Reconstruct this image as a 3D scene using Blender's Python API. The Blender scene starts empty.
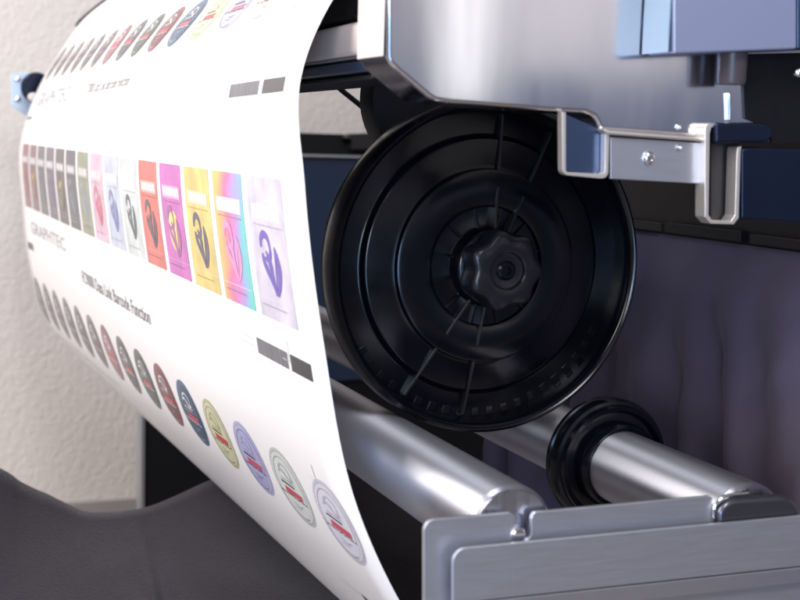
import bpy, bmesh, math, random
from mathutils import Vector, Matrix, noise
random.seed(5)
scene = bpy.context.scene
COL = scene.collection

# ------------------------------------------------------------------ camera
FPX = 1300.0
e1 = Vector((-520, 172, -FPX)).normalized()                      # world +Y (along the rollers, away)
v2y = 0.0
sx = (FPX * FPX + 172 * 156.4) / (520 + 172 * 0.03)
e2 = Vector((sx, 156.4 - 0.03 * sx, -FPX)); e2 = (e2 - e1 * e2.dot(e1)).normalized()   # world +X
e3 = e2.cross(e1)                                                # world +Z
RM = Matrix((e2, e1, e3))                                        # camera -> world
CAM = Vector((0, 0, 0.82))
cd = bpy.data.cameras.new('camera'); cam = bpy.data.objects.new('camera', cd); COL.objects.link(cam)
cam.matrix_world = Matrix.Translation(CAM) @ RM.to_4x4()
cd.sensor_width = 36; cd.lens = FPX / 800 * 36; cd.clip_start = 0.01; cd.clip_end = 60
cd.dof.use_dof = True; cd.dof.focus_distance = 1.05; cd.dof.aperture_fstop = 11
scene.camera = cam

# ------------------------------------------------------------------ world, lamps, exposure
w = bpy.data.worlds.new('World'); scene.world = w; w.use_nodes = True
nt = w.node_tree; bgn = nt.nodes['Background']
tc = nt.nodes.new('ShaderNodeTexCoord'); sp = nt.nodes.new('ShaderNodeSeparateXYZ')
rp = nt.nodes.new('ShaderNodeValToRGB'); mr = nt.nodes.new('ShaderNodeMapRange')
nt.links.new(tc.outputs['Generated'], sp.inputs[0]); nt.links.new(sp.outputs['Z'], mr.inputs['Value'])
mr.inputs['From Min'].default_value = -1; mr.inputs['From Max'].default_value = 1
nt.links.new(mr.outputs[0], rp.inputs[0]); nt.links.new(rp.outputs[0], bgn.inputs['Color'])
cr = rp.color_ramp
cr.elements[0].position = 0.0; cr.elements[0].color = (0.05, 0.055, 0.09, 1)
cr.elements[1].position = 1.0; cr.elements[1].color = (0.52, 0.52, 0.58, 1)
e = cr.elements.new(0.40); e.color = (0.11, 0.14, 0.24, 1)
e = cr.elements.new(0.515); e.color = (0.26, 0.32, 0.48, 1)
e = cr.elements.new(0.545); e.color = (0.66, 0.64, 0.74, 1)
bgn.inputs['Strength'].default_value = 0.55

def area(name, loc, tgt, sx, sy, power, color):
    l = bpy.data.lights.new(name, 'AREA'); l.shape = 'RECTANGLE'; l.size = sx; l.size_y = sy
    l.energy = power; l.color = color
    o = bpy.data.objects.new(name, l); COL.objects.link(o)
    o.location = loc; o.rotation_euler = (Vector(tgt) - Vector(loc)).to_track_quat('-Z', 'Y').to_euler()
    return o
area('window_light', (-2.0, 0.4, 2.1), (0.25, 1.2, 0.75), 1.6, 1.6, 92, (1.0, 0.955, 0.93))
area('ceiling_light', (-1.4, 2.0, 2.9), (0.1, 1.6, 0.9), 2.2, 0.8, 72, (1.0, 0.96, 0.95))
area('room_light', (0.15, -0.9, 2.3), (0.4, 0.8, 0.7), 0.5, 0.9, 34, (0.92, 0.94, 1.0))
area('gap_fill_light', (2.6, 1.5, 2.2), (1.0, 2.6, 1.0), 0.9, 0.9, 4, (1.0, 0.84, 0.68))  # added fill that brightens the wall in the gap
area('blue_tint_light', (-0.6, -1.3, 0.55), (0.6, 1.0, 0.8), 0.35, 0.9, 15, (0.33, 0.58, 1.0))  # added blue lamp, tints the reflections on the black flange
area('left_window_light', (-1.0, -1.15, 1.0), (0.35, 0.85, 0.72), 0.32, 0.45, 13, (1.0, 0.98, 1.0))
# two lamps added behind the camera for the cover's streak and warm sheen
area('cover_streak_light', (1.18, -1.2, 1.40), (1.0, 0.70, 1.38), 0.10, 1.0, 0.55, (1.0, 0.97, 0.92))
area('cover_sheen_light', (1.52, -1.2, 1.41), (1.3, 0.70, 1.39), 0.42, 0.85, 0.55, (1.0, 0.92, 0.90))
scene.view_settings.view_transform = 'Standard'; scene.view_settings.look = 'None'
scene.view_settings.exposure = 0.0; scene.view_settings.gamma = 1.0

# ------------------------------------------------------------------ helpers
def at(px, py, Y):
    """the point on the plane Y = const (a slice across the machine) that the photo shows at (px, py)"""
    d = RM @ Vector((px - 400, 300 - py, -FPX))
    return CAM + d * (Y / d.y)
def span(Y):
    return (at(401, 300, Y) - at(400, 300, Y)).length

def mat(name, color, rough=0.5, metal=0.0, spec=0.5, coat=0.0, var=0.0, vscale=12, bump=0.0, bscale=60,
        aniso=None, rvar=0.0, coat_rough=0.1, detail=6, sheen=0.0):
    m = bpy.data.materials.new(name); m.use_nodes = True
    t = m.node_tree; b = t.nodes['Principled BSDF']
    c = tuple(color) + (1,)
    b.inputs['Base Color'].default_value = c
    b.inputs['Roughness'].default_value = rough; b.inputs['Metallic'].default_value = metal
    b.inputs['Specular IOR Level'].default_value = spec
    b.inputs['Coat Weight'].default_value = coat; b.inputs['Coat Roughness'].default_value = coat_rough
    b.inputs['Sheen Weight'].default_value = sheen
    g = t.nodes.new('ShaderNodeTexCoord'); mp = t.nodes.new('ShaderNodeMapping')
    t.links.new(g.outputs['Object'], mp.inputs[0])
    if aniso: mp.inputs['Scale'].default_value = aniso
    if var or rvar:
        n = t.nodes.new('ShaderNodeTexNoise'); n.inputs['Scale'].default_value = vscale; n.inputs['Detail'].default_value = detail
        t.links.new(mp.outputs[0], n.inputs['Vector'])
        if var:
            mx = t.nodes.new('ShaderNodeMix'); mx.data_type = 'RGBA'
            mx.inputs['A'].default_value = tuple(max(0, x * (1 - var)) for x in color) + (1,)
            mx.inputs['B'].default_value = tuple(min(1, x * (1 + var)) for x in color) + (1,)
            t.links.new(n.outputs['Fac'], mx.inputs['Factor']); t.links.new(mx.outputs['Result'], b.inputs['Base Color'])
        if rvar:
            r = t.nodes.new('ShaderNodeMapRange'); r.inputs['From Min'].default_value = 0.3; r.inputs['From Max'].default_value = 0.7
            r.inputs['To Min'].default_value = max(0.02, rough - rvar); r.inputs['To Max'].default_value = min(1, rough + rvar)
            t.links.new(n.outputs['Fac'], r.inputs['Value']); t.links.new(r.outputs[0], b.inputs['Roughness'])
    if bump:
        n2 = t.nodes.new('ShaderNodeTexNoise'); n2.inputs['Scale'].default_value = bscale; n2.inputs['Detail'].default_value = detail
        bp = t.nodes.new('ShaderNodeBump'); bp.inputs['Strength'].default_value = bump; bp.inputs['Distance'].default_value = 0.01
        t.links.new(mp.outputs[0], n2.inputs['Vector']); t.links.new(n2.outputs['Fac'], bp.inputs['Height'])
        t.links.new(bp.outputs[0], b.inputs['Normal'])
    return m

def link(name, bm, m, parent=None, smooth=False, bevel=0.0, segs=2, angle=35):
    bmesh.ops.recalc_face_normals(bm, faces=bm.faces)
    me = bpy.data.meshes.new(name); bm.to_mesh(me); bm.free()
    for mm in (m if isinstance(m, (list, tuple)) else [m]): me.materials.append(mm)
    o = bpy.data.objects.new(name, me); COL.objects.link(o)
    if parent: o.parent = parent; o.matrix_parent_inverse = Matrix.Translation(-parent.location)
    if smooth or bevel:
        for p in me.polygons: p.use_smooth = True
    if bevel:
        b = o.modifiers.new('bevel', 'BEVEL'); b.width = bevel; b.segments = segs; b.limit_method = 'ANGLE'; b.angle_limit = math.radians(30)
        b.harden_normals = True
    elif smooth:
        me.set_sharp_from_angle(angle=math.radians(angle))
    return o
def thing(name, label, cat, loc, group=None):
    o = bpy.data.objects.new(name, None); COL.objects.link(o); o.location = loc; o.empty_display_size = 0.05
    return tag(o, label, cat, group)
def tag(o, label, cat, group=None):
    o['label'] = label; o['category'] = cat
    if group: o['group'] = group
    return o
def structure(o): o['kind'] = 'structure'; return o

def prism(bm, pts, d, mi=0):
    """pts: points on a plane, extruded by vector d"""
    d = Vector(d)
    a = [bm.verts.new(p) for p in pts]; b = [bm.verts.new(Vector(p) + d) for p in pts]
    n = len(a); fs = [bm.faces.new(a), bm.faces.new(b[::-1])]
    for i in range(n): fs.append(bm.faces.new((a[i], b[i], b[(i + 1) % n], a[(i + 1) % n])))
    for f in fs: f.material_index = mi
def pxprism(bm, pxs, Y, depth, mi=0):
    prism(bm, [at(x, y, Y) for x, y in pxs], (0, depth, 0), mi)
def box(bm, x0, x1, y0, y1, z0, z1, mi=0):
    prism(bm, [(x0, y0, z0), (x1, y0, z0), (x1, y0, z1), (x0, y0, z1)], (0, y1 - y0, 0), mi)
def lathe(bm, c, prof, n=96, axis='Y', mi=0, closed=False):
    """prof: (radius, offset along the axis)"""
    rings = []
    for r, o in prof:
        ring = []
        for i in range(n):
            a = 2 * math.pi * i / n
            if axis == 'Y': p = (c[0] + r * math.cos(a), c[1] + o, c[2] + r * math.sin(a))
            elif axis == 'Z': p = (c[0] + r * math.cos(a), c[1] + r * math.sin(a), c[2] + o)
            else: p = (c[0] + o, c[1] + r * math.cos(a), c[2] + r * math.sin(a))
            ring.append(bm.verts.new(p))
        rings.append(ring)
    for k in range(len(rings) - 1):
        A, B = rings[k], rings[k + 1]
        for i in range(n):
            f = bm.faces.new((A[i], A[(i + 1) % n], B[(i + 1) % n], B[i])); f.material_index = mi
    if prof[0][0] > 1e-6: bm.faces.new(rings[0][::-1])
    if prof[-1][0] > 1e-6: bm.faces.new(rings[-1])
    bmesh.ops.remove_doubles(bm, verts=bm.verts, dist=1e-7)
def tube(bm, pts, r, n=10):
    rings = []
    pts = [Vector(p) for p in pts]
    for i, p in enumerate(pts):
        d = (pts[min(i + 1, len(pts) - 1)] - pts[max(i - 1, 0)]).normalized()
        u = d.cross(Vector((0, 0.3, 1))).normalized(); v = d.cross(u)
        rings.append([bm.verts.new(p + (u * math.cos(2 * math.pi * k / n) + v * math.sin(2 * math.pi * k / n)) * r) for k in range(n)])
    for a, b in zip(rings, rings[1:]):
        for k in range(n): bm.faces.new((a[k], a[(k + 1) % n], b[(k + 1) % n], b[k]))
    bm.faces.new(rings[0][::-1]); bm.faces.new(rings[-1])

# ------------------------------------------------------------------ materials
# plaster: roughcast bump
M_wall = bpy.data.materials.new('plaster'); M_wall.use_nodes = True
t = M_wall.node_tree; b = t.nodes['Principled BSDF']; b.inputs['Roughness'].default_value = 0.85
g = t.nodes.new('ShaderNodeTexCoord')
n1 = t.nodes.new('ShaderNodeTexNoise'); n1.inputs['Scale'].default_value = 110; n1.inputs['Detail'].default_value = 5; n1.inputs['Roughness'].default_value = 0.55
vo = t.nodes.new('ShaderNodeTexVoronoi'); vo.inputs['Scale'].default_value = 85; vo.feature = 'SMOOTH_F1'
n3 = t.nodes.new('ShaderNodeTexNoise'); n3.inputs['Scale'].default_value = 3
for n in (n1, n3): t.links.new(g.outputs['Object'], n.inputs['Vector'])
dist = t.nodes.new('ShaderNodeVectorMath'); dist.operation = 'MULTIPLY_ADD'
t.links.new(n1.outputs['Color'], dist.inputs[0]); dist.inputs[1].default_value = (0.012, 0.012, 0.012); t.links.new(g.outputs['Object'], dist.inputs[2])
t.links.new(dist.outputs[0], vo.inputs['Vector'])
ad = t.nodes.new('ShaderNodeMath'); ad.operation = 'MULTIPLY_ADD'; ad.inputs[1].default_value = -0.8
t.links.new(vo.outputs['Distance'], ad.inputs[0]); t.links.new(n1.outputs['Fac'], ad.inputs[2])
bp = t.nodes.new('ShaderNodeBump'); bp.inputs['Strength'].default_value = 0.27; bp.inputs['Distance'].default_value = 0.006
t.links.new(ad.outputs[0], bp.inputs['Height']); t.links.new(bp.outputs[0], b.inputs['Normal'])
mx = t.nodes.new('ShaderNodeMix'); mx.data_type = 'RGBA'
mx.inputs['A'].default_value = (0.64, 0.59, 0.55, 1); mx.inputs['B'].default_value = (0.72, 0.67, 0.625, 1)
t.links.new(n3.outputs['Fac'], mx.inputs['Factor']); t.links.new(mx.outputs['Result'], b.inputs['Base Color'])

M_skirt = mat('grey_skirting', (0.30, 0.28, 0.275), 0.6, var=0.08)
M_floor = mat('floor_vinyl', (0.16, 0.13, 0.11), 0.5, var=0.25, vscale=9)
M_paper = mat('white_media', (0.88, 0.865, 0.86), 0.32, spec=0.5, coat=0.12, coat_rough=0.3)
M_black = mat('black_plastic', (0.0018, 0.0022, 0.0045), 0.2, spec=0.42, coat=0.0, coat_rough=0.12, var=0.3, vscale=40, rvar=0.05)
M_blackm = mat('black_matt_plastic', (0.008, 0.008, 0.011), 0.42, spec=0.4, bump=0.05, bscale=300)
M_rib = mat('rib_plastic', (0.014, 0.014, 0.014), 0.28, spec=0.6)
M_knob = mat('knob_plastic', (0.010, 0.010, 0.014), 0.3, spec=0.5, bump=0.04, bscale=250)
M_panel = mat('dark_blue_panel', (0.016, 0.038, 0.085), 0.3, spec=0.5, coat=0.3, coat_rough=0.2, var=0.1)
M_blackpanel = mat('black_panel', (0.004, 0.004, 0.006), 0.5, spec=0.3)
M_steel = mat('satin_steel', (0.60, 0.60, 0.66), 0.30, metal=1.0, aniso=(60, 60, 1.5), vscale=8, rvar=0.06, var=0.05, bump=0.012, bscale=10)
M_brushed = mat('brushed_cover', (0.74, 0.735, 0.77), 0.13, metal=1.0, aniso=(9, 9, 1.3), vscale=5, rvar=0.03, var=0.03, bump=0.05, bscale=1.2, detail=2)
M_plate = mat('bracket_steel', (0.50, 0.51, 0.56), 0.40, metal=0.85, aniso=(1, 1, 14), vscale=40, rvar=0.035, var=0.03, bump=0.003, bscale=90, detail=8)
M_edge = mat('cut_edge', (0.80, 0.74, 0.68), 0.38, metal=0.8)
M_roller = mat('roller_aluminium', (0.50, 0.50, 0.545), 0.44, metal=1.0, aniso=(1, 5, 1), vscale=70, var=0.05, detail=8)
_b = M_roller.node_tree.nodes['Principled BSDF']; _b.inputs['Anisotropic'].default_value = 0.95; _b.inputs['Anisotropic Rotation'].default_value = 0.25
_t = M_roller.node_tree.nodes.new('ShaderNodeTangent'); _t.direction_type = 'RADIAL'; _t.axis = 'Y'
M_roller.node_tree.links.new(_t.outputs[0], _b.inputs['Tangent'])
M_chrome = mat('bright_steel', (0.8, 0.8, 0.84), 0.14, metal=1.0, var=0.05)
M_cream = mat('cream_enamel', (0.72, 0.65, 0.61), 0.6, spec=0.5, var=0.04)
M_lav = mat('lavender_enamel', (0.27, 0.30, 0.44), 0.3, metal=0.35, spec=0.6, var=0.04, vscale=5)
M_bluemetal = mat('blue_metal', (0.075, 0.11, 0.20), 0.28, metal=0.8, var=0.15, vscale=20)
M_navy = mat('navy_metal', (0.013, 0.020, 0.042), 0.22, metal=0.6, var=0.2, vscale=20)
M_cloth = mat('charcoal_cloth', (0.017, 0.0135, 0.0185), 0.9, spec=0.15, var=0.3, vscale=9, bump=0.35, bscale=520, sheen=0.15)
M_purple = mat('purple_cloth', (0.12, 0.10, 0.15), 0.9, spec=0.12, var=0.25, vscale=6, bump=0.1, bscale=350, sheen=0.08)
M_cable = mat('cable_rubber', (0.006, 0.006, 0.007), 0.5)
M_frame = mat('dark_frame', (0.022, 0.019, 0.019), 0.45, spec=0.4, var=0.15)
M_alu = mat('aluminium_edge', (0.42, 0.43, 0.46), 0.4, metal=0.7)

# ------------------------------------------------------------------ setting: floor, wall, skirting
YW = 2.62
bm = bmesh.new()
box(bm, -6, 8, -4, YW + 0.12, -0.05, 0.0)
structure(link('floor', bm, M_floor))
bm = bmesh.new()
zs = at(100, 499, YW).z
box(bm, -6, 8, YW, YW + 0.1, 0.0, 3.2)
structure(link('wall', bm, M_wall))
bm = bmesh.new(); box(bm, -6, 8, YW - 0.014, YW - 0.002, 0.002, zs)
structure(link('skirting', bm, M_skirt, bevel=0.003))
# floor joints
bm = bmesh.new()
for i in range(-8, 14): box(bm, i * 0.45 + 0.1, i * 0.45 + 0.106, -3.9, YW - 0.02, 0.0, 0.0015)
for j in range(-8, 6): box(bm, -5.9, 7.9, j * 0.45 + 0.02, j * 0.45 + 0.026, 0.0, 0.0012)
structure(link('floor_joints', bm, mat('joint_dark', (0.05, 0.042, 0.038), 0.8)))

# ------------------------------------------------------------------ far machine stand: black side panel with pale edge
YS = 2.36
a = at(143, 400, YS)
r_ = at(690, 400, YS)
ztop = at(330, 157, YS).z
st = thing('machine_stand', 'black and dark blue sheet metal stand of the cutter in front of the plaster wall', 'machine stand', (a.x, YS, 0))
bm = bmesh.new(); box(bm, a.x + 0.004, r_.x, YS, YS + 0.03, 0.0, at(200, 330, YS).z); link('lower_panel', bm, M_blackpanel, st, bevel=0.002)
bm = bmesh.new(); box(bm, a.x - 0.004, a.x + 0.0035, YS - 0.004, YS + 0.04, 0.0, at(143, 330, YS).z); link('edge_strip', bm, M_alu, st, bevel=0.001)
bm = bmesh.new(); box(bm, at(150, 300, YS).x, r_.x, YS - 0.02, YS - 0.004, at(200, 385, YS).z, ztop); link('upper_panel', bm, M_panel, st, bevel=0.003)
bm = bmesh.new(); box(bm, at(180, 300, YS).x, at(367, 150, YS).x, YS - 0.035, YS + 0.01, ztop + 0.003, at(330, 134, YS).z); link('top_rail', bm, M_blackpanel, st, bevel=0.003)
bm = bmesh.new(); box(bm, at(180, 300, YS).x, at(367, 150, YS).x, YS - 0.040, YS - 0.0355, ztop + 0.001, ztop + 0.005); link('trim_line', bm, M_alu, st)
bm = bmesh.new(); pxprism(bm, [(352, 150), (352, 141), (345, 138), (350, 134), (372, 133), (376, 138), (376, 150)], 2.30, 0.03); link('rail_bracket', bm, M_frame, st, bevel=0.003)

# far wall plate with knob
fb = thing('far_bracket', 'small pale blue steel plate with two screws and a dark bush behind the sheet edge', 'bracket', at(28, 95, 2.33))
bm = bmesh.new(); pxprism(bm, [(11, 73), (48, 73), (48, 116), (26, 116), (11, 105)], 2.33, 0.004); link('plate', bm, mat('pale_zinc', (0.55, 0.66, 0.78), 0.3, metal=0.6, var=0.05), fb, bevel=0.001)
for py in (79, 99):
    bm = bmesh.new(); c = at(17.5, py, 2.326); s = span(2.33)
    lathe(bm, c, [(2.6 * s, 0.003), (2.4 * s, 0), (1.0 * s, -0.001), (0, -0.001)], 20); link('screw', bm, M_chrome, fb, smooth=True)
bm = bmesh.new(); c = at(36, 88, 2.32); lathe(bm, c, [(12 * s, 0.008), (12.5 * s, -0.012), (11 * s, -0.016), (0, -0.016)], 40); link('bush', bm, M_navy, fb, smooth=True)
bm = bmesh.new(); c = at(33, 97, 2.29); lathe(bm, c, [(3.5 * s, 0.02), (3.5 * s, -0.004), (0, -0.006)], 24); link('pin', bm, M_cream, fb, smooth=True)

# ------------------------------------------------------------------ printed sheet
CP = [  # near edge, far edge (photo positions on the slices Y0 and Y1), top to bottom
 ((700, -265), (178, -45)), ((545, -195), (118, -8)), ((447, -122), (80, 23)), ((385, -62), (62, 48)), ((330, 3), (41, 82)),
 ((300, 79), (26, 119)), ((304, 183), (20, 143)), ((323, 342), (22, 204)), ((356, 505), (31, 274)), ((393, 590), (46, 320)),
 ((450, 678), (60, 339)), ((520, 765), (77, 355)), ((600, 842), (98, 372)), ((690, 910), (122, 392))]
Y0, Y1 = 0.75, 2.25
PN = [at(a[0], a[1], Y0) for a, b in CP]; PF = [at(b[0], b[1], Y1) for a, b in CP]
def crom(P, v):
    n = len(P) - 1; v = max(0.0, min(n - 1e-6, v)); i = int(v); f = v - i
    def K(k):
        if k < 0: return P[0] * 2 - P[1]
        if k > n: return P[n] * 2 - P[n - 1]
        return P[k]
    # centripetal-ish: use hermite with tangents scaled by chord length
    p0, p1, p2, p3 = K(i - 1), K(i), K(i + 1), K(i + 2)
    d0, d1, d2 = (p1 - p0).length, (p2 - p1).length, (p3 - p2).length
    m1 = ((p1 - p0) / d0 * d1 + (p2 - p1) / d1 * d0) / (d0 + d1) * d1
    m2 = ((p2 - p1) / d1 * d2 + (p3 - p2) / d2 * d1) / (d1 + d2) * d1
    f2, f3 = f * f, f * f * f
    return p1 * (2 * f3 - 3 * f2 + 1) + m1 * (f3 - 2 * f2 + f) + p2 * (-2 * f3 + 3 * f2) + m2 * (f3 - f2)
NS = 40
def table(P):
    return [[crom(P, i + j / NS) for j in range(NS)] for i in range(len(P) - 1)]
def S(v, u, off=0.0):
    p = crom(PN, v).lerp(crom(PF, v), u)
    if off:
        q = crom(PN, v + 0.03).lerp(crom(PF, v + 0.03), u); r = crom(PN, v).lerp(crom(PF, v), u + 0.01)
        n = (q - p).cross(r - p).normalized()
        if n.x > 0 and v < 10: n = -n
        p = p + n * off
    return p
# sheet
paper_base = S(13, 0.5)
sheet = thing('printed_sheet', 'wide white vinyl sheet printed with rows of badges and cards, bowed over and hanging down', 'printed sheet', S(6, 0.5))
bm = bmesh.new()
NV, NU = 156, 30
grid = [[bm.verts.new(S(13 * i / NV, j / NU)) for j in range(NU + 1)] for i in range(NV + 1)]
for i in range(NV):
    for j in range(NU): bm.faces.new((grid[i][j], grid[i][j + 1], grid[i + 1][j + 1], grid[i + 1][j]))
o = link('sheet', bm, M_paper, sheet, smooth=True, angle=180)
# thickness goes to the inner side
sgn = 1 if o.data.polygons[len(o.data.polygons) // 2].normal.x < 0 else -1
s_ = o.modifiers.new('thickness', 'SOLIDIFY'); s_.thickness = 0.0004; s_.offset = -sgn

inks = {}
def ink(rgb):
    k = tuple(round(c, 3) for c in rgb)
    if k not in inks: inks[k] = mat('ink', k, 0.38, spec=0.7, coat=0.8, coat_rough=0.38, var=0.10, vscale=90)
    return inks[k]
class Decal:
    """flat printed shapes laid on the curved sheet; a, b in [-1, 1] over a patch of the sheet"""
    def __init__(s, vc, uc, dv, du): s.bm = bmesh.new(); s.m = []; s.c = (vc, uc, dv, du); s.k = 0
    def P(s, a, b, lay):
        vc, uc, dv, du = s.c
        return S(vc + b * dv, uc + a * du, 0.00022 + lay * 0.00012)
    def mi(s, m):
        if m not in s.m: s.m.append(m)
        return s.m.index(m)
    def fan(s, f, m, lay, n=40, rings=5):
        """f(theta) -> (a, b); concentric rings so that it follows the curve"""
        i_ = s.mi(m); pts = [f(2 * math.pi * i / n) for i in range(n)]
        ca = sum(p[0] for p in pts) / n; cb = sum(p[1] for p in pts) / n
        prev = None
        for r in range(rings + 1):
            q = r / rings
            ring = [s.bm.verts.new(s.P(ca + (p[0] - ca) * q, cb + (p[1] - cb) * q, lay)) for p in pts] if r else [s.bm.verts.new(s.P(ca, cb, lay))]
            if r == 1:
                for i in range(n): s.bm.faces.new((prev[0], ring[i], ring[(i + 1) % n])).material_index = i_
            elif r > 1:
                for i in range(n): s.bm.faces.new((prev[i], ring[i], ring[(i + 1) % n], prev[(i + 1) % n])).material_index = i_
            prev = ring
    def ring(s, f0, f1, m, lay, t0=0, t1=2 * math.pi, n=48):
        i_ = s.mi(m); A = []; B = []
        for i in range(n + 1):
            t = t0 + (t1 - t0) * i / n
            A.append(s.bm.verts.new(s.P(*f0(t), lay))); B.append(s.bm.verts.new(s.P(*f1(t), lay)))
        for i in range(n): s.bm.faces.new((A[i], A[i + 1], B[i + 1], B[i])).material_index = i_
    def rect(s, a0, a1, b0, b1, m, lay, na=1, nb=6, shear=0.0, mfun=None):
        G = [[s.bm.verts.new(s.P(a0 + (a1 - a0) * i / na + shear * (j / nb - .5), b0 + (b1 - b0) * j / nb, lay)) for j in range(nb + 1)] for i in range(na + 1)]
        for i in range(na):
            for j in range(nb):
                mm = mfun(i / na, j / nb) if mfun else m
                s.bm.faces.new((G[i][j], G[i + 1][j], G[i + 1][j + 1], G[i][j + 1])).material_index = s.mi(mm)
    def stroke(s, pts, wd, m, lay):
        n = len(pts); i_ = s.mi(m); L = []; R = []
        for i in range(n):
            a = pts[max(0, i - 1)]; b = pts[min(n - 1, i + 1)]
            dx, dy = b[0] - a[0], (b[1] - a[1]); l = math.hypot(dx, dy) or 1
            wi = wd * (0.45 + 0.75 * math.sin(math.pi * (i + .5) / n))
            L.append(s.bm.verts.new(s.P(pts[i][0] - dy / l * wi, pts[i][1] + dx / l * wi * 0.55, lay)))
            R.append(s.bm.verts.new(s.P(pts[i][0] + dy / l * wi, pts[i][1] - dx / l * wi * 0.55, lay)))
        for i in range(n - 1): s.bm.faces.new((L[i], L[i + 1], R[i + 1], R[i])).material_index = i_
    def done(s, name, label=None):
        o = link(name, s.bm, s.m, sheet, smooth=True, angle=180)
        if label: o['label'] = label
        return o
def text_on_sheet(txt, v0, u0, hv, wu, m, name, flip=1, space=1.0, bold=0.0):
    """letters: baseline at v0, cap height hv (in v), total width wu (in u), reading towards the near edge"""
    cu = bpy.data.curves.new('t', 'FONT'); cu.body = txt; cu.resolution_u = 2; cu.space_character = space; cu.offset = bold
    ob = bpy.data.objects.new('t', cu); COL.objects.link(ob)
    dg = bpy.context.evaluated_depsgraph_get(); me = bpy.data.meshes.new_from_object(ob.evaluated_get(dg))
    bpy.data.objects.remove(ob); bpy.data.curves.remove(cu)
    bm = bmesh.new(); bm.from_mesh(me); bpy.data.meshes.remove(me)
    xs = [v.co.x for v in bm.verts]; x0, x1 = min(xs), max(xs); ys = [v.co.y for v in bm.verts]; y1 = max(ys)
    for v in bm.verts:
        v.co = S(v0 - (v.co.y / y1) * hv, u0 - (v.co.x - x0) / (x1 - x0) * wu, 0.00035)
    return link(name, bm, m, sheet)

GREY = ink((0.10, 0.10, 0.115)); DK = ink((0.02, 0.02, 0.025)); WHT = ink((0.85, 0.85, 0.86)); RED = ink((0.55, 0.03, 0.06))
MID = ink((0.32, 0.32, 0.35)); LG = ink((0.55, 0.55, 0.58))
PU = [0.029 + 0.0612 * k + 0.0255 for k in range(15)]            # column centres from the near edge
badge_cols = [  # near to far: body, ring
 ((0.76, 0.75, 0.84), (0.64, 0.63, 0.74)), ((0.72, 0.75, 0.72), (0.58, 0.62, 0.59)), ((0.45, 0.44, 0.68), (0.52, 0.50, 0.76)),
 ((0.66, 0.65, 0.42), (0.56, 0.57, 0.28)), ((0.015, 0.055, 0.13), (0.03, 0.09, 0.18)), ((0.13, 0.014, 0.026), (0.22, 0.04, 0.06)),
 ((0.035, 0.05, 0.045), (0.07, 0.09, 0.08)), ((0.05, 0.045, 0.05), (0.11, 0.10, 0.11)), ((0.30, 0.10, 0.11), (0.2, 0.08, 0.09)),
 ((0.10, 0.075, 0.085), (0.2, 0.16, 0.17)), ((0.09, 0.075, 0.09), (0.18, 0.15, 0.17)), ((0.12, 0.085, 0.10), (0.2, 0.15, 0.17)),
 ((0.10, 0.08, 0.095), (0.2, 0.16, 0.17)), ((0.11, 0.085, 0.095), (0.2, 0.16, 0.17)), ((0.10, 0.085, 0.10), (0.2, 0.16, 0.18))]
badge_names = ['pale lilac', 'pale grey green', 'violet', 'yellow green', 'navy blue', 'dark red', 'black green', 'charcoal', 'brick pink',
               'mauve grey', 'slate grey', 'plum grey', 'dusky grey', 'warm grey', 'cool grey']
def ell(ra, rb, ca=0, cb=0): return lambda t: (ca + ra * math.cos(t), cb + rb * math.sin(t))
def badge(vc, dv, uc, k, where):
    body, rim = badge_cols[k]
    d = Decal(vc, uc, dv, 0.0262)
    rr = random.Random(k * 3 + int(vc))
    d.fan(ell(1, 1), ink(rim), 0)
    light = k <= 3
    if light: d.fan(ell(0.93, 0.93), ink(tuple(min(0.8, c * 0.8 + 0.15) for c in body)), 1); d.ring(ell(0.93, 0.93), ell(0.90, 0.90), ink(tuple(c * 0.7 for c in rim)), 1)
    d.fan(ell(0.80, 0.80), ink(body), 2)
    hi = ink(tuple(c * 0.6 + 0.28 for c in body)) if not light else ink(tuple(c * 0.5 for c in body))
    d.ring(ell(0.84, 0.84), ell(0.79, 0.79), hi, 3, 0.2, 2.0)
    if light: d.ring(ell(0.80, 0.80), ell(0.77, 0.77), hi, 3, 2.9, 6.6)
    # small emblem above the banner: an open ring with a crossing ribbon and a line of lettering
    sm = WHT if not light else ink(tuple(c * 0.8 for c in rim))
    d.ring(ell(0.34, 0.25, 0.02, -0.38), ell(0.28, 0.20, 0.02, -0.38), sm, 4, 2.2, 6.4)
    d.stroke([(0.42 - 0.80 * i / 10, -0.34 - 0.10 * math.sin(i / 10 * 6.0)) for i in range(11)], 0.05, sm, 5)
    x = -0.36
    while x < 0.36:
        wd = rr.uniform(0.04, 0.10); d.rect(x, x + wd, -0.20, -0.155, sm, 5, nb=1); x += wd + 0.03
    d.rect(-0.30, 0.48, -0.10, -0.055, DK if light else hi, 5, na=4)
    if k <= 8: d.rect(-0.58, 0.40, 0.03, 0.20, RED if k > 2 else ink((0.60, 0.09, 0.12)), 4, shear=0.05, na=4)
    else: d.rect(-0.50, 0.40, 0.03, 0.16, ink((0.17, 0.06, 0.07)), 4, na=4)
    x = -0.74
    while x < 0.70:
        wd = rr.uniform(0.05, 0.13); q = rr.uniform(-0.015, 0.015)
        d.rect(x, x + wd, 0.215 + q, 0.25 + q, DK if light else WHT, 5, nb=1); x += wd + 0.035
    d.stroke([(-0.34 + 0.5 * i / 8, 0.40 + 0.07 * math.sin(i / 8 * 3.1)) for i in range(9)], 0.03, hi, 5)
    d.rect(-0.12, 0.26, 0.54, 0.565, hi, 5, nb=1)
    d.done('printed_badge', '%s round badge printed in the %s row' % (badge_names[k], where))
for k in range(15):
    badge(8.50, 0.50, 0.042 + 0.0661 * k, k, 'lower'); badge(3.50, 0.50, 0.0515 + 0.0645 * k, k, 'upper')

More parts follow.
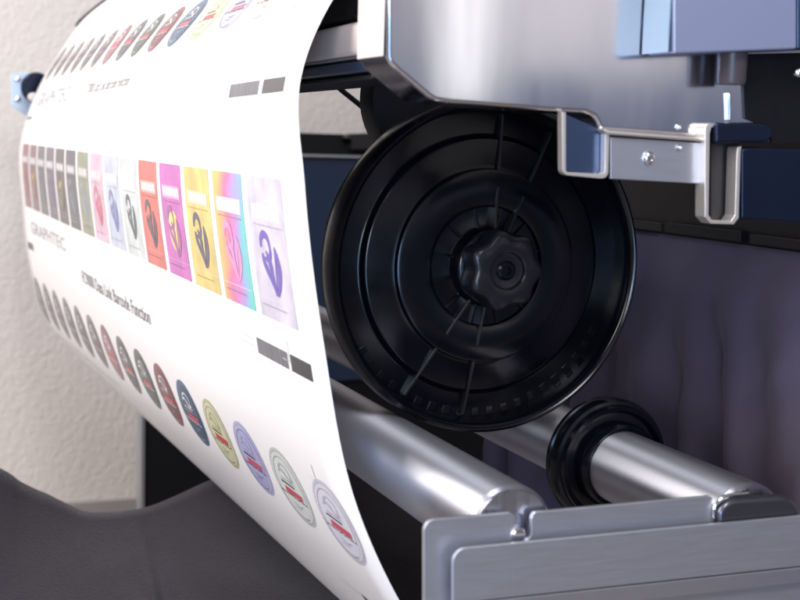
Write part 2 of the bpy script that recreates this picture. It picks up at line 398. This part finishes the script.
card_cols = [  # near to far
 ((0.58, 0.54, 0.74), (0.10, 0.05, 0.42), 'pale lilac'), (None, (0.75, 0.25, 0.50), 'rainbow'), ((0.85, 0.52, 0.13), (0.05, 0.04, 0.12), 'golden yellow'),
 ((0.52, 0.09, 0.42), (0.85, 0.70, 0.15), 'magenta'), ((0.70, 0.12, 0.09), (0.04, 0.04, 0.06), 'scarlet'), ((0.58, 0.66, 0.63), (0.05, 0.07, 0.08), 'pale mint'),
 ((0.50, 0.54, 0.80), (0.15, 0.16, 0.42), 'light blue'), ((0.72, 0.42, 0.52), (0.6, 0.08, 0.15), 'pink'), ((0.24, 0.26, 0.16), (0.30, 0.33, 0.42), 'olive'),
 ((0.055, 0.055, 0.065), (0.20, 0.22, 0.27), 'charcoal'), ((0.075, 0.06, 0.06), (0.50, 0.38, 0.12), 'dark brown'), ((0.11, 0.075, 0.12), (0.20, 0.16, 0.25), 'dark violet'),
 ((0.08, 0.085, 0.09), (0.16, 0.19, 0.21), 'slate'), ((0.17, 0.07, 0.07), (0.55, 0.38, 0.10), 'maroon'), ((0.22, 0.08, 0.08), (0.35, 0.14, 0.13), 'brick red')]
def cardink(c):
    m = mat('card_ink', c, 0.38, spec=0.7, coat=0.8, coat_rough=0.38, var=0.60, vscale=42, detail=6)
    return m
rain = [(0.80, 0.50, 0.12), (0.80, 0.33, 0.15), (0.70, 0.12, 0.32), (0.50, 0.22, 0.60), (0.20, 0.45, 0.65), (0.08, 0.60, 0.52)]
for k, (bodyc, em, nm) in enumerate(card_cols):
    d = Decal(6.5, 0.058 + 0.0629 * k, 0.5, 0.0268)
    if bodyc: 
        base = ink(bodyc); lite = ink(tuple(min(0.82, c * 0.6 + 0.30) for c in bodyc)); dark = ink(tuple(c * 0.62 for c in bodyc))
        soft = ink(tuple(min(0.8, c * 1.18 + 0.03) for c in bodyc)); soft2 = ink(tuple(c * 0.86 for c in bodyc))
        def mf(i, j, base=base, soft=soft, soft2=soft2, k=k):
            q = noise.noise(Vector((i * 2.2 + k * 7, j * 3.5, k)))
            return soft if q > 0.16 else (soft2 if q < -0.18 else base)
        d.rect(-1, 1, -1, 1, cardink(bodyc), 0, na=12, nb=28)
    else:
        def mf(i, j):
            q = max(0, min(4.999, (1 - i) * 5.2 + 0.9 * noise.noise(Vector((i * 3, j * 4, 2))) - 0.3 + (0.5 - j) * -0.9)); a_ = int(q); f_ = round((q - a_) * 6) / 6
            return ink([rain[a_][c] * (1 - f_) + rain[a_ + 1][c] * f_ for c in range(3)])
        d.rect(-1, 1, -1, 1, None, 0, na=48, nb=40, mfun=mf)
        lite = ink((0.80, 0.62, 0.72)); dark = ink((0.35, 0.15, 0.30))
    d.rect(-0.82, 0.82, -0.62, -0.40, lite, 1, nb=3, na=3)
    rr = random.Random(k)
    x = -0.74
    while x < 0.66:
        wd = rr.uniform(0.05, 0.12); d.rect(x, x + wd, -0.585, -0.44, WHT, 2, nb=2); x += wd + rr.uniform(0.03, 0.05)
    x = -0.8
    while x < 0.74:
        wd = rr.uniform(0.05, 0.16); d.rect(x, min(x + wd, 0.82), -0.345, -0.322, dark, 1, nb=1); x += wd + 0.04
    EM = ink(em)
    if nm in ('magenta', 'maroon', 'dark brown'): d.fan(ell(0.48, 0.36, 0.0, 0.17), EM, 1); EM2 = dark
    else: EM2 = EM
    # looping brush emblem: a hook, a knotted middle and two long leaves
    def bz(p, n=14):
        o_ = []
        for i in range(n + 1):
            t_ = i / n; q_ = 1 - t_
            o_.append((-(q_**3*p[0][0] + 3*q_*q_*t_*p[1][0] + 3*q_*t_*t_*p[2][0] + t_**3*p[3][0]), q_**3*p[0][1] + 3*q_*q_*t_*p[1][1] + 3*q_*t_*t_*p[2][1] + t_**3*p[3][1]))
        return o_
    for p, wd in ((((-.46, -.02), (-.50, -.26), (.02, -.30), (.05, -.02)), .085), (((.05, -.05), (.10, .10), (-.10, .16), (-.30, .12)), .075),
                  (((-.40, .06), (-.46, .26), (-.05, .30), (.14, .62)), .085), (((-.12, .12), (.0, .30), (.06, .36), (.14, .58)), .06),
                  (((.28, -.06), (.52, .14), (.50, .40), (.20, .62)), .085), (((.28, -.02), (.30, .16), (.26, .36), (.18, .56)), .035),
                  (((-.20, .02), (-.05, .16), (.06, .20), (.02, .34)), .07)):
        d.stroke(bz(p), wd, EM2, 2)
    x = -0.55
    while x < 0.78:
        wd = rr.uniform(0.05, 0.13); d.rect(x, min(x + wd, 0.84), 0.80, 0.825, dark if bodyc is None or sum(bodyc) > 0.6 else lite, 1, nb=1); x += wd + 0.03
    d.rect(-0.95, 0.95, 0.70, 0.712, lite, 1, nb=1, na=3)
    d.done('printed_card', '%s rectangular card printed in the middle row' % nm)

# captions, titles and register bars
text_on_sheet('FC9000 Data Link Barcode Function', 7.60, 0.625, 0.14, 0.267, GREY, 'caption', bold=0.01)['label'] = 'FC9000 Data Link Barcode Function caption above the lower badges'
text_on_sheet('FC9000 Data Link Barcode Function', 4.62, 0.60, 0.22, 0.20, GREY, 'caption')['label'] = 'FC9000 Data Link Barcode Function caption under the upper badges'
text_on_sheet('GRAPHTEC', 7.34, 0.935, 0.16, 0.235, MID, 'caption', bold=0.012)['label'] = 'GRAPHTEC lettering under the middle cards'
text_on_sheet('GRAPHTEC', 4.70, 0.945, 0.36, 0.24, MID, 'caption', bold=0.012)['label'] = 'GRAPHTEC lettering under the upper badges'
def bars(vc, dv, s0, s1, b0, b1, seed):
    r = random.Random(seed); d = Decal(vc, 0, dv, 1)
    d.rect(s0, s1, -1, 1, DK, 0, nb=3, na=3)
    d.done('register_bar')
    d = Decal(vc, 0, dv, 1)
    d.rect(b0, b1, -1, 1, MID, 0, nb=3, na=3)
    x = b0
    while x < b1 - 0.001:
        wd = r.uniform(0.0003, 0.0010); d.rect(x, x + wd, -1, 1, GREY, 1, nb=3); x += wd + r.uniform(0.0004, 0.0011)
    for q, l in ((-0.5, 0.020), (0.4, 0.030)): d.rect(b1 + 0.004, b1 + 0.004 + l, q - 0.10, q + 0.06, LG, 0, nb=1, na=4)
    d.done('barcode')
bars(7.24, 0.055, 0.021, 0.050, 0.054, 0.102, 1)
bars(5.02, 0.085, 0.020, 0.053, 0.059, 0.109, 2)
bars(9.78, 0.05, 0.018, 0.050, 0.054, 0.085, 3)
d = Decal(9.55, 0.8, 0.05, 0.16)
r = random.Random(9); x = -1
while x < 1:
    wd = r.uniform(0.01, 0.05); d.rect(x, x + wd, -0.5, 0.5, MID, 0, nb=1); x += wd + 0.02
d.done('small_print')
for vc, uu in ((7.55, 0.955), (5.0, 0.965)):
    d = Decal(vc, uu, 0.05, 0.022); r = random.Random(int(vc * 10)); x = -1
    while x < 1:
        wd = r.uniform(0.03, 0.16); d.rect(x, x + wd, -1, 1, GREY, 0, nb=1); x += wd + 0.06
    d.done('small_print')
# thin register corner marks
for vc, uc in ((7.17, 0.052), (7.99, 0.052)):
    d = Decal(vc, uc, 0.07, 0.012); d.rect(-0.06, 0.02, -1, 1, LG, 0, nb=6); d.rect(-0.06, 0.8, 0.92, 1, LG, 1, nb=1); d.done('register_mark')

# black edge of the far guide behind the top of the sheet
bm = bmesh.new()
tube(bm, [at(x, y, 2.29) for x, y in ((77, 27), (80, 22), (88, 15), (98, 7), (110, -2), (125, -11), (150, -22))], 0.0045)
tag(link('sheet_guide_bar', bm, M_cable, smooth=True), 'thin black curved guide bar peeking over the far top edge of the sheet', 'guide bar')

# ------------------------------------------------------------------ machine head (runs along the rollers)
hd = thing('cutter_head_beam', 'long dark machine beam with a cream rounded front bar under the white sheet', 'machine beam', at(380, 60, 0.72))
def pb(bm, pxs, Ya, Yb, mi=0): pxprism(bm, pxs, Ya, Yb - Ya, mi)
YH = 0.747
bm = bmesh.new(); pb(bm, [(357.5, 27), (360, 21), (470, 14), (470, 53), (366, 57), (359, 53)], YH, 2.2); link('front_bar', bm, M_cream, hd, bevel=0.004, segs=4)
bm = bmesh.new(); pb(bm, [(366, -40), (470, -60), (470, 10), (370, 16)], YH, 2.2); link('beam_body', bm, M_blackpanel, hd, bevel=0.003)
bm = bmesh.new(); pb(bm, [(364, 60), (470, 58), (470, 72), (366, 72)], YH, 2.2); link('under_rail', bm, M_panel, hd, bevel=0.002)
bm = bmesh.new(); pb(bm, [(372, 74), (470, 74), (470, 79), (372, 79)], YH, 2.2); link('lower_lip', bm, M_frame, hd, bevel=0.001)

# cable and a black curved guard seen past the flange
bm = bmesh.new(); tube(bm, [at(x, y, 1.15) for x, y in ((322, 70), (333, 83), (345, 93), (360, 105), (374, 119), (392, 140), (420, 160))], 0.0026)
tag(link('power_cable', bm, M_cable, smooth=True), 'thin black cable slanting down across the beige wall gap', 'cable')
bm = bmesh.new(); c = at(440, 100, 0.98); s = span(0.98)
lathe(bm, c, [(58 * s, 0.0), (66 * s, 0.0), (67 * s, 0.004), (67 * s, 0.028), (64 * s, 0.03), (58 * s, 0.03), (58 * s, 0.0)], 64)
tag(link('media_stopper_ring', bm, M_blackm, smooth=True), 'narrow black ring half hidden behind the big flange and steel cover', 'ring')

# ------------------------------------------------------------------ purple catch cloth on the right + frame plate
pr = at(800, 250, 0.86); XF = pr.x; ZR = pr.z
fr = thing('rear_frame', 'dark brown frame plate and black rail above the purple cloth', 'machine frame', (XF, 0.9, ZR))
bm = bmesh.new(); box(bm, XF + 0.004, XF + 0.02, 0.55, 1.42, ZR - 0.006, ZR + 0.30); link('frame_plate', bm, M_frame, fr, bevel=0.002)
for i in range(7):
    y = 0.56 + i * 0.125
    bm = bmesh.new(); box(bm, XF - 0.004, XF + 0.003, y, y + (0.118 if i % 2 else 0.112), ZR, ZR + (0.010 if i % 2 else 0.0085)); link('rail_clip', bm, M_blackm if i % 2 else M_frame, fr, bevel=0.0008)
bm = bmesh.new()
NA, NB = 150, 60
G = []
for i in range(NA + 1):
    y = 0.5 + 0.92 * i / NA; row = []
    for j in range(NB + 1):
        q = j / NB; z = ZR - 0.002 - q * 0.42
        f = q ** 0.7
        wv = 0.016 * math.sin(y * 66 + 2 * q + 1.8 * math.sin(y * 13)) * f + 0.009 * math.sin(y * 101 - 6 * q) * f
        wv += 0.014 * noise.noise(Vector((y * 9, q * 2.5, 0.3))) * min(1, q * 6) + 0.005 * noise.noise(Vector((y * 30 + z * 18, z * 22, 5))) * min(1, q * 8)
        row.append(bm.verts.new((XF + wv * min(1, q * 4) + 0.02 * math.sin(q * 3) - 0.016 * min(1, q * 9), y, z)))
    G.append(row)
for i in range(NA):
    for j in range(NB): bm.faces.new((G[i][j], G[i + 1][j], G[i + 1][j + 1], G[i][j + 1]))
pc = link('hanging_cloth', bm, M_purple, smooth=True, angle=180)
tag(pc, 'creased purple blue cloth hanging from the rail on the right', 'cloth')
m_ = pc.modifiers.new('thick', 'SOLIDIFY'); m_.thickness = 0.0012

# ------------------------------------------------------------------ charcoal catch cloth, lower left
bm = bmesh.new()
YC = 1.55
crest = [(-160, 400), (-80, 432), (0, 468), (20, 481), (36, 489), (48, 494), (62, 501), (85, 511), (112, 512), (130, 510), (150, 506), (175, 496), (210, 480),
         (260, 462), (320, 458), (380, 470), (440, 480), (520, 480), (640, 480)]
def crest_pt(s):
    k = s * (len(crest) - 1); i = min(int(k), len(crest) - 2); f = k - i
    P = [Vector(at(crest[max(0, min(len(crest) - 1, j))][0], crest[max(0, min(len(crest) - 1, j))][1], YC)) for j in (i - 1, i, i + 1, i + 2)]
    return 0.5 * ((2 * P[1]) + (P[2] - P[0]) * f + (2 * P[0] - 5 * P[1] + 4 * P[2] - P[3]) * f * f + (3 * P[1] - P[0] - 3 * P[2] + P[3]) * f ** 3)
NA, NB = 160, 70; G = []
for i in range(NA + 1):
    c = crest_pt(i / NA); row = []
    for j in range(NB + 1):
        q = j / NB
        y = c.y - 0.95 * q + 0.02 * math.sin(q * 3)
        k_ = math.exp(-q * 9); cz = c.z * k_ + (crest_pt(0.42).z + 0.05 * (c.x - crest_pt(0.42).x)) * (1 - k_)
        z = cz - 0.30 * q ** 1.1 - 0.012 * (1 - math.exp(-q * 30))
        x = c.x - 0.10 * q
        # soft creases
        nz = 0.006 * noise.noise(Vector((x * 5, y * 3.0, 1.7))) + 0.004 * noise.noise(Vector((x * 16 + y * 5, y * 9, 4.2))) + 0.0025 * abs(noise.noise(Vector((x * 22 - y * 14, y * 16 + x * 9, 8.2))))
        seam = -0.010 * math.exp(-((x - (at(140, 510, YC).x - 0.10 * q + 0.075 * q)) / 0.006) ** 2)
        z += (nz + seam) * min(1, q * 5)
        row.append(bm.verts.new((x, y, z)))
    G.append(row)
for i in range(NA):
    for j in range(NB): bm.faces.new((G[i][j], G[i + 1][j], G[i + 1][j + 1], G[i][j + 1]))
back = [bm.verts.new(v.co + Vector((0, 0.03, -0.02))) for v in [G[i][0] for i in range(NA + 1)]]
back2 = [bm.verts.new(v.co + Vector((0, 0.05, -0.35))) for v in [G[i][0] for i in range(NA + 1)]]
for i in range(NA):
    bm.faces.new((back[i], back[i + 1], G[i + 1][0], G[i][0])); bm.faces.new((back2[i], back2[i + 1], back[i + 1], back[i]))
cl = link('catch_cloth', bm, M_cloth, smooth=True, angle=180)
tag(cl, 'dark charcoal cloth sagging below the sheet in the lower left foreground', 'cloth')

# ------------------------------------------------------------------ two steel rollers
YB = 0.655
def front_c(px, py): return at(px, py, YB)
s = span(YB); RR = 46.0 * s
c1 = front_c(518, 535); c2 = front_c(757, 529)
def roller(c, label, r):
    t = thing('media_roller', label, 'roller', (c.x, YB + 0.012, c.z), 'steel rollers carrying the media flange')
    y0 = YB + 0.010
    bm = bmesh.new(); lathe(bm, (c.x, y0, c.z), [(r * 0.93, 0.0), (r, 0.002), (r, 1.45), (r * 0.93, 1.452)], 128); link('tube', bm, M_roller, t, smooth=True)
    bm = bmesh.new(); lathe(bm, (c.x, y0, c.z), [(r * 0.915, -0.0002), (r * 0.90, -0.0022), (r * 0.42, -0.0025), (r * 0.40, -0.0008), (0, -0.0008)], 96); link('end_cap', bm, M_steel, t, smooth=True)
    bm = bmesh.new(); lathe(bm, (c.x, y0 - 0.002, c.z), [(r * 0.17, 0.0), (r * 0.17, -0.009), (r * 0.14, -0.010), (0, -0.010)], 40); link('axle', bm, M_chrome, t, smooth=True)
    return t
r1 = roller(c1, 'front left steel roller with a broad white highlight beside the printed sheet', RR)
r2 = roller(c2, 'rear right steel roller carrying the black grooved collar', RR)
r2['category'] = 'roller'
# black grooved collar on roller 2
YK = 0.829
ck = Vector((c2.x, YK, c2.z)); rk = 65 * span(0.83)
cl2 = thing('roller_collar', 'glossy black grooved collar fitted round the right steel roller', 'collar', ck)
bm = bmesh.new(); lathe(bm, ck, [(RR * 1.02, -0.012), (RR * 1.12, -0.014), (RR * 1.20, -0.010), (RR * 1.22, -0.004), (RR * 1.10, -0.001), (RR * 1.08, 0.004)], 96); link('inner_ring', bm, M_black, cl2, smooth=True)
bm = bmesh.new(); lathe(bm, ck, [(RR * 1.02, 0.000), (RR * 1.28, 0.000), (rk * 0.80, 0.001), (rk * 0.84, -0.003), (rk * 0.90, -0.003), (rk * 0.92, 0.002), (rk * 0.97, 0.003), (rk, 0.006), (rk, 0.010), (rk * .95, 0.011), (rk * .95, 0.0135), (rk * 0.99, 0.0145), (rk * 0.99, 0.0180), (RR * 1.02, 0.0185)], 96); link('outer_ring', bm, M_black, cl2, smooth=True, angle=30)

# ------------------------------------------------------------------ big black flange
YF = 0.86
cf = at(490, 267, YF); s = span(YF)
fl = thing('media_flange', 'large glossy black dished flange disc with a lobed knob resting on the rollers', 'flange', cf)
def rr_(q): return q * s
bm = bmesh.new()
lathe(bm, cf, [(rr_(158), 0.022), (rr_(160), 0.018), (rr_(160), 0.0), (rr_(159), -0.004), (rr_(156), -0.006), (rr_(153), -0.005), (rr_(150.5), -0.001), (rr_(149), 0.014), (rr_(147), 0.022)], 160)
link('rim', bm, M_black, fl, smooth=True, angle=50)
bm = bmesh.new()
prof = [(149, .017), (145, .0165), (127, .0160), (124, .0150), (122.5, .0115), (120, .0105), (97, .0100), (93.5, .0090), (92, .0050), (89, .0040), (62, .0035), (58, .0045), (56.5, .0075), (40, .0080), (38, .0075), (37, -.004), (34, -.006), (0, -.006)]
lathe(bm, cf, [(rr_(r), o) for r, o in prof] , 160)
link('disc', bm, M_black, fl, smooth=True, angle=50)
bm = bmesh.new(); lathe(bm, (cf.x, cf.y + 0.03, cf.z), [(rr_(150), -0.006), (rr_(154), -0.002), (rr_(154), 0.006), (rr_(40), 0.008)], 96); link('back_disc', bm, M_blackm, fl, smooth=True)
bm = bmesh.new(); lathe(bm, (cf.x, cf.y + 0.03, cf.z), [(rr_(34), 0), (rr_(34), 0.04)], 64); link('core_tube', bm, M_blackm, fl, smooth=True)
# radial ribs
def rib(ang, ra, rb, hw, y0, y1):
    bm = bmesh.new(); u = Vector((math.cos(ang), 0, math.sin(ang))); n = Vector((-u.z, 0, u.x))
    P = [cf + u * rr_(ra) + Vector((0, y0, 0)), cf + u * rr_(rb) + Vector((0, y1, 0)), cf + u * rr_(rb) + Vector((0, .0175, 0)), cf + u * rr_(ra) + Vector((0, .0175, 0))]
    prism(bm, [p - n * hw for p in P], n * (2 * hw)); link('rib', bm, M_rib, fl, bevel=0.0004)
for a in (84, 62, 264, 238):
    rib(math.radians(a), 36, 146, 0.0011, -0.001, 0.012)
# narrow teeth inside the lower rim (moulded pattern)
bm = bmesh.new()
for k in range(20):
    a = math.radians(214 + 6.2 * k); u = Vector((math.cos(a), 0, math.sin(a))); n = Vector((-u.z, 0, u.x))
    P = [cf + u * rr_(140) + n * rr_(-3.6), cf + u * rr_(148.5) + n * rr_(-3.8), cf + u * rr_(148.5) + n * rr_(3.8), cf + u * rr_(140) + n * rr_(3.6)]
    prism(bm, [p + Vector((0, 0.0158, 0)) for p in P], (0, 0.003, 0))
link('rim_teeth', bm, M_black, fl, bevel=0.0004)
bm = bmesh.new()
for k in range(12):
    a = 2 * math.pi * (k + .5) / 12; u = Vector((math.cos(a), 0, math.sin(a))); n = Vector((-u.z, 0, u.x))
    P = [cf + u * rr_(37) - n * rr_(1.2), cf + u * rr_(57) - n * rr_(1.5), cf + u * rr_(57) + n * rr_(1.5), cf + u * rr_(37) + n * rr_(1.2)]
    prism(bm, [p + Vector((0, 0.0055, 0)) for p in P], (0, 0.004, 0))
link('hub_spokes', bm, M_black, fl, bevel=0.0003)
# knob with lobes
kn = None
def lobed(r, k, amp, y, n=128):
    return [Vector((cf.x + (r + amp * math.cos(k * a)) * math.cos(a), y, cf.z + (r + amp * math.cos(k * a)) * math.sin(a))) for a in [2 * math.pi * i / n + 0.2 / n for i in range(n)]]
bm = bmesh.new()
L = [(33, 1.0, -0.006), (35, 2.4, -0.008), (36, 2.8, -0.012), (35.5, 2.8, -0.026), (34, 2.4, -0.0285), (30, 1.6, -0.0300), (19, 0.3, -0.0305), (17.5, 0, -0.0300), (16.5, 0, -0.0270), (13, 0, -0.0262)]
rings = [[bm.verts.new(p) for p in lobed(rr_(r), 7, rr_(am), cf.y + y)] for r, am, y in L]
for A, B in zip(rings, rings[1:]):
    for i in range(128): bm.faces.new((A[i], A[(i + 1) % 128], B[(i + 1) % 128], B[i]))
bm.faces.new(rings[-1]); bm.faces.new(rings[0][::-1])
kn = link('knob', bm, M_knob, fl, smooth=True, angle=50)
bm = bmesh.new(); lathe(bm, (cf.x, cf.y - 0.0262, cf.z), [(rr_(9), 0.001), (rr_(9), -0.0015), (rr_(7), -0.003), (rr_(4), -0.003), (rr_(3.5), -0.001), (0, -0.001)], 48)
o = link('knob_cap', bm, M_black, kn, smooth=True)
o.matrix_parent_inverse = Matrix.Identity(4)

# ------------------------------------------------------------------ front bracket for the rollers
br = thing('roller_bracket', 'folded grey steel bracket with slots holding both roller ends at the lower right', 'bracket', at(424, 640, YB))
def arc(cx, cy, r, a0, a1, n=8):
    return [(cx + r * math.cos(math.radians(a0 + (a1 - a0) * i / n)), cy - r * math.sin(math.radians(a0 + (a1 - a0) * i / n))) for i in range(n + 1)]
outer = [(424, 680)] + arc(437, 532, 13, 180, 95, 6) + [(505, 513.5)] + arc(509, 519, 6, 85, 0, 4) + [(514.5, 533)] + arc(523, 533, 8.5, 180, 360, 8) + [(531.5, 519)] + arc(538, 518, 6, 180, 95, 4) + \
        [(706, 496.5)] + arc(708, 502, 6, 90, 40, 3) + [(714, 520), (716, 560), (804, 560), (806, 500)] + [(812, 487), (960, 476), (960, 680)]
bm = bmesh.new(); pxprism(bm, outer, YB, 0.0032); link('back_plate', bm, M_plate, br, bevel=0.0004)
inner = [(453, 700)] + arc(468, 563, 15, 180, 96, 6) + [(800, 516), (960, 501), (960, 690)]
inner = [(453, 606)] + arc(468, 563, 15, 180, 96, 6) + [(800, 516), (960, 501), (960, 549), (700, 577), (453, 604)][0:4] + []
bm = bmesh.new(); pxprism(bm, [(453, 603.5)] + arc(468, 563, 15, 180, 96, 6) + [(800, 516), (960, 501), (960, 549)], YB - 0.010, 0.0028); link('front_plate', bm, M_plate, br, bevel=0.0004)
bm = bmesh.new()   # lower return lip, tilted towards the floor
A = [at(453, 605, YB - 0.010), at(960, 550.5, YB - 0.010)]; B = [at(453, 622, YB - 0.006), at(960, 565, YB - 0.006)]
prism(bm, [A[0], A[1], B[1], B[0]], (0, 0.0028, 0)); link('lower_lip', bm, M_plate, br, bevel=0.0006)
# bearing cradle in the right slot
bm = bmesh.new(); pxprism(bm, [(718, 545)] + arc(739, 519, 20, 180, 92, 10) + arc(780, 516, 20, 88, 0, 10) + [(801, 545)], YB - 0.0055, 0.0075)
cr_ = link('bearing_block', bm, mat('grey_bearing', (0.10, 0.10, 0.12), 0.28, metal=0.8, var=0.2), br, bevel=0.0034, segs=6)
bm = bmesh.new(); tube(bm, [at(x, y, YB - 0.002) for x, y in [(714, 538)] + arc(733, 514, 19.5, 180, 92, 8) + [(748, 493)]], 0.0011); link('slot_rim', bm, M_chrome, br, smooth=True)

# ------------------------------------------------------------------ top end cover
YT = 0.700
cv = thing('end_cover', 'big satin steel end cover with chamfered lower corner at the top right', 'machine cover', at(388, 0, YT))
bm = bmesh.new()
pxprism(bm, [(387, -130), (387, 58)] + [(390, 64), (397, 71), (428, 97), (436, 101.5), (450, 103.5)] + [(560, 112), (585, 113), (594, 117), (598, 124), (600, 130.5), (705, 137.5), (960, 152), (960, -150)], YT, 0.045)
link('cover_shell', bm, M_brushed, cv, bevel=0.0028, segs=4)
q = at(387, 0, YT).x; bm = bmesh.new(); box(bm, q - 0.0016, q - 0.0001, YT + 0.002, YT + 0.044, at(387, 58, YT).z + 0.001, at(387, -120, YT).z); link('side_trim', bm, M_cream, cv, bevel=0.0008)
# U channel left
Z = YT - 0.003
bm = bmesh.new()
ch = [(562, 112), (562.5, 169)] + arc(569, 169, 6.5, 180, 270, 4)[1:] + [(601, 178.5)] + arc(602, 172, 6.5, 270, 360, 4)[1:] + [(609.5, 134), (605.5, 134), (605, 171)] + arc(601.5, 170.5, 3.5, 0, -90, 3)[1:] + [(570, 172.3)] + arc(569, 169.5, 3, -90, -180, 3)[1:] + [(566, 112)]
pxprism(bm, ch, Z, 0.006); o = link('left_channel', bm, M_edge, cv, bevel=0.0003)
bm = bmesh.new(); pxprism(bm, [(564.5, 114), (564.5, 171), (606.5, 175), (606.5, 132)], YT + 0.0035, 0.002); link('channel_web', bm, M_bluemetal, cv)
# lower flap plate with screw
bm = bmesh.new(); pxprism(bm, [(610.5, 137), (610.5, 179), (704, 184), (704, 143)], YT - 0.002, 0.0025); link('flap', bm, M_plate, cv, bevel=0.0006)
bm = bmesh.new(); pxprism(bm, [(603, 129), (609, 134.5), (705, 141.5), (705, 137.5), (611, 130.5)], YT - 0.006, 0.010); link('fold', bm, M_edge, cv, bevel=0.0012, segs=3)
def screw(px, py, Y, r, parent, m=None):
    bm = bmesh.new(); c = at(px, py, Y); q = r * span(Y)
    lathe(bm, c, [(q, 0.001), (q, -0.0006), (q * .75, -0.0018), (q * .45, -0.0021), (q * 0.4, -0.0012), (0, -0.0012)], 32); return link('screw', bm, m or M_chrome, parent, smooth=True, angle=40)
screw(649, 158, YT - 0.0025, 6.5, cv)
screw(678, 127, YT - 0.0005, 2.6, cv); screw(679, 147.5, YT - 0.0025, 2.6, cv)
# right U channel
bm = bmesh.new()
ch = [(705, 130)] + arc(711, 129, 6, 180, 90, 4)[1:] + [(716, 125), (711.5, 128), (710, 134), (708.8, 215)] + [(712, 220), (731, 221), (735, 215), (737, 152), (738, 147), (742, 146), (741, 152), (739, 218), (734, 224.5), (711, 223.8), (705, 217)]
pxprism(bm, ch, Z - 0.006, 0.011); link('right_channel', bm, M_edge, cv, bevel=0.0005)
bm = bmesh.new(); pxprism(bm, [(711, 125), (711, 219), (738, 219), (738, 125)], YT + 0.004, 0.02); link('channel_back', bm, M_frame, cv)
bm = bmesh.new(); pxprism(bm, [(716, 122.5), (760, 122.5)] + arc(764, 133, 9.5, 80, -80, 8) + [(716, 143.5)], YT - 0.012, 0.018); link('latch', bm, M_navy, cv, bevel=0.002, segs=3)
bm = bmesh.new(); pxprism(bm, [(741.5, 150), (746, 146.5), (900, 152), (900, 228), (741.5, 219.5)], YT - 0.008, 0.012); link('side_box', bm, M_navy, cv, bevel=0.002, segs=3)
bm = bmesh.new(); pxprism(bm, [(728.5, 92), (731, 92), (731.8, 121), (729.3, 121)], YT - 0.003, 0.004); link('latch_pin', bm, M_chrome, cv, bevel=0.001)
# flat black sheet at right, recess shade put into its colour
bm = bmesh.new(); pxprism(bm, [(742, 54), (900, 50), (900, 146), (772, 142), (770, 128), (745, 118)], YT - 0.0015, 0.002); link('recess_shade', bm, M_blackpanel, cv)
# control box top right
ub = thing('control_box', 'lavender enamelled box overlapping the steel cover at the top right corner', 'control box', at(735, 20, 0.64))
bm = bmesh.new(); pxprism(bm, [(674, -90), (674, 54), (790, 49.5), (797, 49), (797, -90)], 0.668, 0.0285); link('box_body', bm, M_lav, ub, bevel=0.0014, segs=3)
q = at(674, 0, 0.668).x; zb = at(674, 54, 0.668).z
bm = bmesh.new(); box(bm, q - 0.0012, q - 0.0002, 0.670, 0.6985, zb + 0.001, zb + 0.12); link('side_plate', bm, mat('sky_blue_enamel', (0.15, 0.24, 0.34), 0.35, var=0.04), ub, bevel=0.0003)
bm = bmesh.new(); pxprism(bm, [(797.3, -90), (797.3, 49), (900, 44), (900, -90)], 0.670, 0.025); link('box_side', bm, M_bluemetal, ub, bevel=0.001)
bm = bmesh.new(); c = at(733, 42, 0.684); q = span(0.684)
lathe(bm, c, [(14 * q, -0.026), (15 * q, -0.024), (16 * q, 0.008), (12 * q, 0.009), (0, 0.009)], 48, axis='Z'); link('box_foot', bm, mat('grey_rubber', (0.07, 0.06, 0.07), 0.35, var=0.2), ub, smooth=True)
screw(799, 73, 0.668, 5, ub)
